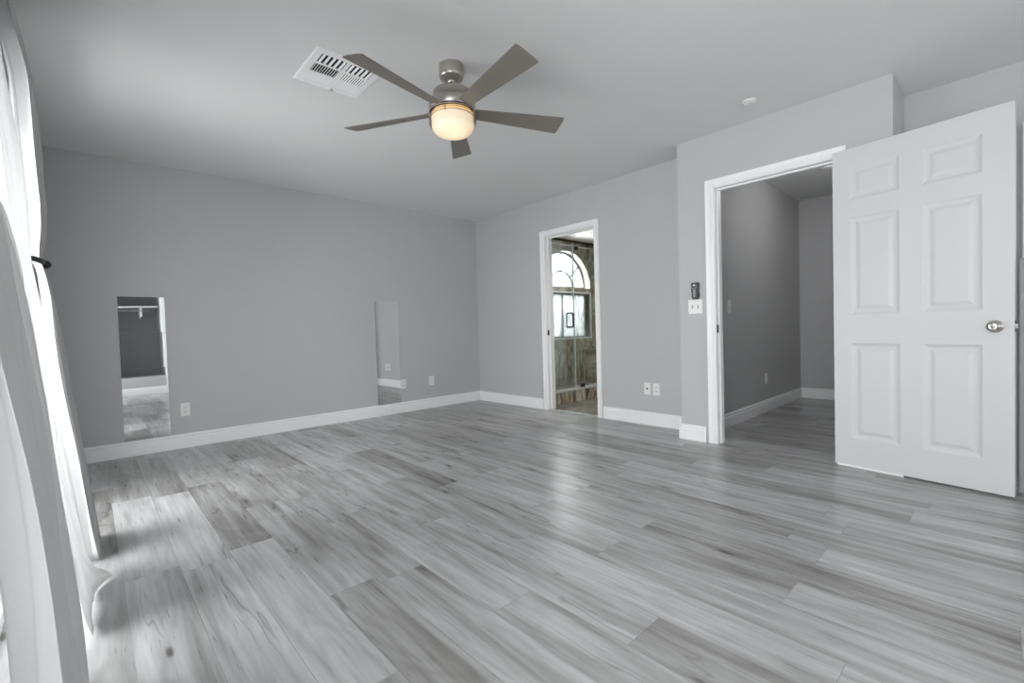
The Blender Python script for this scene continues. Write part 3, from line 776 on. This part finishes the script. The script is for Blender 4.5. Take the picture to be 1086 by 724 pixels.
# ------------------------------------------------------------------ ceiling fan
def fan():
    cx_, cy_ = 1.552, 2.112
    t = tag(empty('ceiling_fan', (cx_, cy_, H)), 'five blade ceiling fan in brushed nickel with taupe blades and a lit frosted bowl', 'ceiling fan')
    z = lambda v: v-H
    bm = bmesh.new(); lathe(bm, [(.066, 0), (.068, -.004), (.068, -.062), (.064, -.072), (.030, -.080), (.020, -.082)], 56); finish('canopy', bm, NICK, t)
    bm = bmesh.new(); lathe(bm, [(.0125, -.075), (.0125, z(2.315))], 24); lathe(bm, [(.020, -.082), (.023, -.090), (.014, -.100)], 24); finish('downrod', bm, NICK, t)
    bm = bmesh.new(); lathe(bm, [(.020, z(2.335)), (.035, z(2.332)), (.046, z(2.322)), (.050, z(2.306)), (.088, z(2.302)), (.103, z(2.294)), (.107, z(2.282)), (.107, z(2.246)), (.124, z(2.242)), (.130, z(2.232)), (.131, z(2.190)), (.126, z(2.186))], 64)
    housing = finish('motor_housing', bm, NICK, t)
    bm = bmesh.new(); lathe(bm, [(.128, z(2.187)), (.130, z(2.184)), (.128, z(2.178)), (.108, z(2.178))], 64); finish('black_ring', bm, BRONZE, t)  # black ring between motor housing and glass collar
    # glass: warm collar band behind thin metal rings, then frosted bowl
    AMB, nt, b = new_mat('amber_lit_glass'); b.inputs['Base Color'].default_value = (.75, .48, .22, 1); b.inputs['Roughness'].default_value = .3
    b.inputs['Emission Color'].default_value = (1, .60, .24, 1); b.inputs['Emission Strength'].default_value = .55
    BOWL, nt, b = new_mat('frosted_lit_glass'); b.inputs['Base Color'].default_value = (.72, .66, .56, 1); b.inputs['Roughness'].default_value = .35
    b.inputs['Transmission Weight'].default_value = 0
    b.inputs['Emission Color'].default_value = (1, .72, .42, 1)
    # glow of the bulb behind the glass, centred on the bulb
    g = nd(nt, 'ShaderNodeTexCoord'); vm = nd(nt, 'ShaderNodeVectorMath', operation='DISTANCE'); nt.links.new(g.outputs['Object'], vm.inputs[0]); vm.inputs[1].default_value = (-.015, -.03, z(2.065))
    nt.links.new(mrange(nt, vm.outputs['Value'], .015, .12, .80, .36), b.inputs['Emission Strength'])
    bm = bmesh.new(); lathe(bm, [(.114, z(2.180)), (.117, z(2.165)), (.117, z(2.140))], 64, caps=False); finish('glass_collar', bm, AMB, t)
    bm = bmesh.new()
    for zz in (2.167, 2.152): 
        lathe(bm, [(.1185, z(zz)+.0018), (.1220, z(zz)+.0018), (.1220, z(zz)-.0018), (.1185, z(zz)-.0018), (.1185, z(zz)+.0018)], 64, caps=False)
    lathe(bm, [(.1285, z(2.181)), (.1315, z(2.181)), (.1315, z(2.177)), (.1285, z(2.177)), (.1285, z(2.181))], 64, caps=False)
    for k in range(3):
        a = math.radians(215+120*k); M_ = Matrix.Rotation(a, 4, 'Z'); bx(bm, .1175, -.003, z(2.146), .1230, .003, z(2.182), M=M_)
    # side cup pieces that hold the bowl
    for a0 in (132.8-14, 312.8-14):
        n = 10; r0, r1 = .124, .131
        for i in range(n):
            a, b2 = math.radians(a0+28*i/n), math.radians(a0+28*(i+1)/n)
            zb = z(2.112)
            v = [bm.verts.new((r*math.cos(q), r*math.sin(q), h)) for q in (a, b2) for r in (r0, r1) for h in (zb, z(2.190))]
            for f in ((0, 1, 3, 2), (4, 6, 7, 5), (0, 4, 5, 1), (2, 3, 7, 6), (0, 2, 6, 4), (1, 5, 7, 3)): bm.faces.new([v[i2] for i2 in f])
    finish('light_cage', bm, NICK, t)
    bm = bmesh.new(); prof = [(.1175, z(2.155))]
    prof += [(.1175, z(2.112))]
    for i in range(1, 11):
        a = PI/2*i/10; prof.append((.0575+.060*math.cos(a), z(2.108)-.050*math.sin(a)))
    prof += [(.03, z(2.0555)), (.002, z(2.0545))]
    lathe(bm, prof, 64, caps=False); bowl = finish('glass_bowl', bm, BOWL, t, smooth=True)
    # blades
    th = math.radians(-14.83); zb = 2.190; R = .665
    def blade_mesh():
        bm = bmesh.new(); rows = []
        prof = [(.112, .074), (.16, .079), (.25, .090), (.40, .108), (.55, .125), (R, .137)]
        for u, wd in prof:
            # tip cut slightly rounded
            rows.append([(u + (-.004 if (u == R and abs(s) == 1) else 0), s*wd/2) for s in (-1, -.5, 0, .5, 1)])
        top = [[bm.verts.new((u, v, .003)) for u, v in r] for r in rows]; bot = [[bm.verts.new((u, v, -.003)) for u, v in r] for r in rows]
        for A, s in ((top, 1), (bot, -1)):
            for i in range(len(A)-1):
                for j in range(4):
                    f = (A[i][j], A[i+1][j], A[i+1][j+1], A[i][j+1]); bm.faces.new(f if s > 0 else f[::-1])
        n = len(top)
        for i in range(n-1):
            bm.faces.new((bot[i][0], bot[i+1][0], top[i+1][0], top[i][0])); bm.faces.new((top[i][4], top[i+1][4], bot[i+1][4], bot[i][4]))
        for j in range(4):
            bm.faces.new((top[0][j], top[0][j+1], bot[0][j+1], bot[0][j])); bm.faces.new((top[-1][j+1], top[-1][j], bot[-1][j], bot[-1][j+1]))
        bmesh.ops.recalc_face_normals(bm, faces=bm.faces[:])
        return bm
    first = None
    for k in range(5):
        a = .850+k*2*PI/5
        if first is None: b_ = finish('blade', blade_mesh(), BLADE, t); first = b_
        else: b_ = first.copy(); C.objects.link(b_); b_.parent = t
        b_.location = (0, 0, zb-H+.012*0); b_.rotation_euler = (Matrix.Rotation(a, 3, 'Z') @ Matrix.Rotation(th, 3, 'X')).to_euler()
        bm = bmesh.new(); M_ = Matrix.Rotation(th, 4, 'X'); bx(bm, .085, -.030, .003, .150, .030, .010, M=M_); bx(bm, .06, -.02, .004, .10, .02, .035)
        br = finish('blade_bracket', bm, NICK, t); br.location = (0, 0, zb-H); br.rotation_euler = (0, 0, a)
fan()

# ------------------------------------------------------------------ curtains
def lerp_table(tab, z):
    """tab sorted by z descending: (z, value...)"""
    if z >= tab[0][0]: return tab[0][1:]
    for a, b in zip(tab, tab[1:]):
        if a[0] >= z >= b[0]:
            f = (a[0]-z)/(a[0]-b[0]) if a[0] != b[0] else 0
            f2 = f
            return tuple(p+(q-p)*f2 for p, q in zip(a[1:], b[1:]))
    return tab[-1][1:]
def curtain(tab, nf, mat, label, seedv, group='white curtains along the patio window', cols=200, rows=70, zt=2.41, zb=.012, amp_k=1.0, tail=None, name='curtain'):
    """tab: (z, x of the fold crests, y near, y far, fold depth)"""
    rnd = random.Random(seedv)
    ph = [rnd.uniform(-.35, .35) for _ in range(nf+2)]; am = [rnd.uniform(.6, 1) for _ in range(nf+2)]
    bm = bmesh.new(); grid = []
    for r in range(rows+1):
        z = zt+(zb-zt)*r/rows
        xr, y0, y1, amp = lerp_table(tab, z); row = []
        for c in range(cols+1):
            s = c/cols
            k = s*nf; ki = int(min(k, nf-1)); wob = ph[ki]*(1-(k-ki))+ph[ki+1]*(k-ki)
            a = am[ki]*(1-(k-ki))+am[ki+1]*(k-ki)
            cosv = math.cos(2*PI*(k+.25*wob+.06*math.sin(z*2.3+seedv)))
            x = xr-amp*a*(1-cosv)*.5-.012*(1-a)
            y = y0+(y1-y0)*s+.35*amp*math.sin(2*PI*k*1.0+.8)*.5
            x += .003*math.sin(z*9+s*20+seedv)+amp*.17*math.sin(2*PI*s*nf*2.7+z*1.1+seedv)*(.6+.4*math.sin(z*3+s*7))
            if tail: x, y, z2 = tail(s, xr, x, y, z)
            else: z2 = z
            row.append(bm.verts.new((max(x, XW+.012), y, z2)))
        grid.append(row)
    for A, B in zip(grid, grid[1:]):
        for i in range(cols): bm.faces.new((A[i], A[i+1], B[i+1], B[i]))
    o = finish(name, bm, mat, None, smooth=True)
    m = o.modifiers.new('thickness', 'SOLIDIFY'); m.thickness = .0012
    return tag(o, label, 'curtain', group)
# far panel, gathered by the black tieback
tabA = [(2.43, -.190, 2.5, 2.95, .045), (2.28, -.165, 2.5, 2.93, .05), (2.12, -.146, 2.5, 2.92, .05), (1.98, -.126, 2.5, 2.91, .05), (1.76, -.119, 2.5, 2.9, .055),
        (1.52, -.112, 2.58, 2.9, .05), (1.43, -.117, 2.64, 2.9, .045), (1.36, -.130, 2.70, 2.9, .03), (1.31, -.137, 2.74, 2.9, .02), (1.26, -.122, 2.72, 2.9, .02), (1.14, -.102, 2.66, 2.91, .03),
        (1.03, -.092, 2.6, 2.92, .04), (.66, -.060, 2.58, 2.95, .05), (.44, -.038, 2.60, 2.97, .055), (.22, -.018, 2.64, 3.0, .06), (0, .000, 2.68, 3.03, .065)]
curtain(tabA, 8, DIMMED, 'far white curtain panel pinched at mid height by the black tieback', 3)
# middle panel, bright, its hem spilling onto the floor
def tailB(s, xr, x, y, z):
    # hem spreads on the floor as a crumpled puddle
    if z < .22:
        f = (.22-z)/.21
        f = min(1, f); x2 = x*(1-f)+xr*f+f*f*f*(.006+.003*math.sin(s*15)+.060*math.exp(-((s-.88)/.16)**2))
        y2 = y+f*f*.02*math.sin(s*19)
        z2 = max(.004, z*(1-.55*f*f))+.005*f*(1+math.sin(s*12+f*9))
        return x2, y2, z2
    return x, y, z
tabB = [(2.43, -.200, 1.7, 2.38, .03), (1.97, -.178, 1.72, 2.4, .035), (1.70, -.156, 1.75, 2.4, .035), (1.51, -.144, 1.8, 2.4, .03), (1.33, -.136, 1.85, 2.4, .03), (1.26, -.134, 1.88, 2.4, .025), (1.11, -.120, 1.88, 2.4, .03),
        (.98, -.112, 1.88, 2.4, .03), (.73, -.103, 1.88, 2.4, .035), (.56, -.094, 1.9, 2.4, .035), (.39, -.076, 1.95, 2.42, .04), (.21, -.054, 2.0, 2.48, .04), (0, -.030, 2.0, 2.54, .04)]
curtain(tabB, 5, SHEER2, 'bright middle white curtain panel whose hem spills onto the floor', 5, tail=tailB)
tabC = [(2.43, -.215, .95, 1.45, .03), (1.6, -.175, 1.0, 1.55, .03), (1.33, -.145, 1.05, 1.68, .035), (1.277, -.130, 1.05, 1.69, .035), (1.156, -.112, 1.05, 1.70, .035), (1.067, -.104, 1.05, 1.7, .04), (.906, -.092, 1.05, 1.7, .045),
        (.774, -.080, 1.05, 1.7, .05), (.648, -.071, 1.05, 1.7, .055), (.527, -.063, 1.05, 1.7, .06), (.383, -.055, 1.05, 1.7, .065), (.094, -.035, 1.05, 1.7, .07), (0, -.032, 1.05, 1.7, .07)]
curtain(tabC, 5, SHEER, 'nearest broad grey-white curtain panel sweeping down at the left edge of the picture', 8)
# tieback with a dark knob
tb = tag(empty('curtain_tieback', (-.137, 2.8, 1.30)), 'short black tieback with a round knob pinching the far curtain panel', 'tieback')
bm = bmesh.new(); sweep(bm, [(-.10, .06, .010), (-.03, .04, .006), (.004, .0, .003), (.010, -.05, .0), (.012, -.10, -.003), (-.01, -.15, .0), (-.06, -.17, .002), (-.10, -.16, .004)], .011, 12); finish('band', bm, BLACK, tb, smooth=True)
bm = bmesh.new(); bmesh.ops.create_uvsphere(bm, u_segments=20, v_segments=12, radius=.018, matrix=Matrix.Translation((.018, .0, -.004))); finish('knob', bm, BLACK, tb, smooth=True)
# curtain rod
rod = tag(empty('curtain_rod', (XW+.045, 1.6, 2.41)), 'thin curtain rod hidden above the curtain panels near the ceiling', 'curtain rod')
bm = bmesh.new(); sweep(bm, [(0, -1.3, .01), (0, 0, .01), (0, 1.4, .01)], .009, 12); finish('rod', bm, NICK, rod)
for yy in (-1.1, .1, 1.25):
    bm = bmesh.new(); bx(bm, -.045, yy-.012, -.002, 0, yy+.012, .022); finish('bracket', bm, NICK, rod)

# ------------------------------------------------------------------ closet rail behind the camera (seen in the left mirror)
cl = tag(empty('closet_rail', (.44, YB-.45, 1.50)), 'metal closet rail and shelf edge with a centre bracket, reflected in the left mirror', 'closet rail')
bm = bmesh.new(); bx(bm, -.54, -.25, .055, .545, .12, .073); finish('shelf', bm, TRIM, cl)
bm = bmesh.new(); sweep(bm, [(-.54, .09, .0), (0, .09, 0), (.545, .09, .0)], .013, 14); finish('rod', bm, SNICK, cl)
bm = bmesh.new(); bx(bm, .29, .06, -.10, .31, .10, .055); bx(bm, .29, -.25, -.12, .31, -.22, .055); sweep(bm, [(.30, -.235, -.12), (.30, .08, -.09)], .008, 8); finish('bracket', bm, TRIM, cl)
# ------------------------------------------------------------------ grey panel behind the open door
pn = box('leaning_panel', (3.60, -.42, .012), (3.64, -.045, 1.255), STONE, bev=.004)
tag(pn, 'mottled grey upright panel standing behind the latch edge of the open door', 'panel')
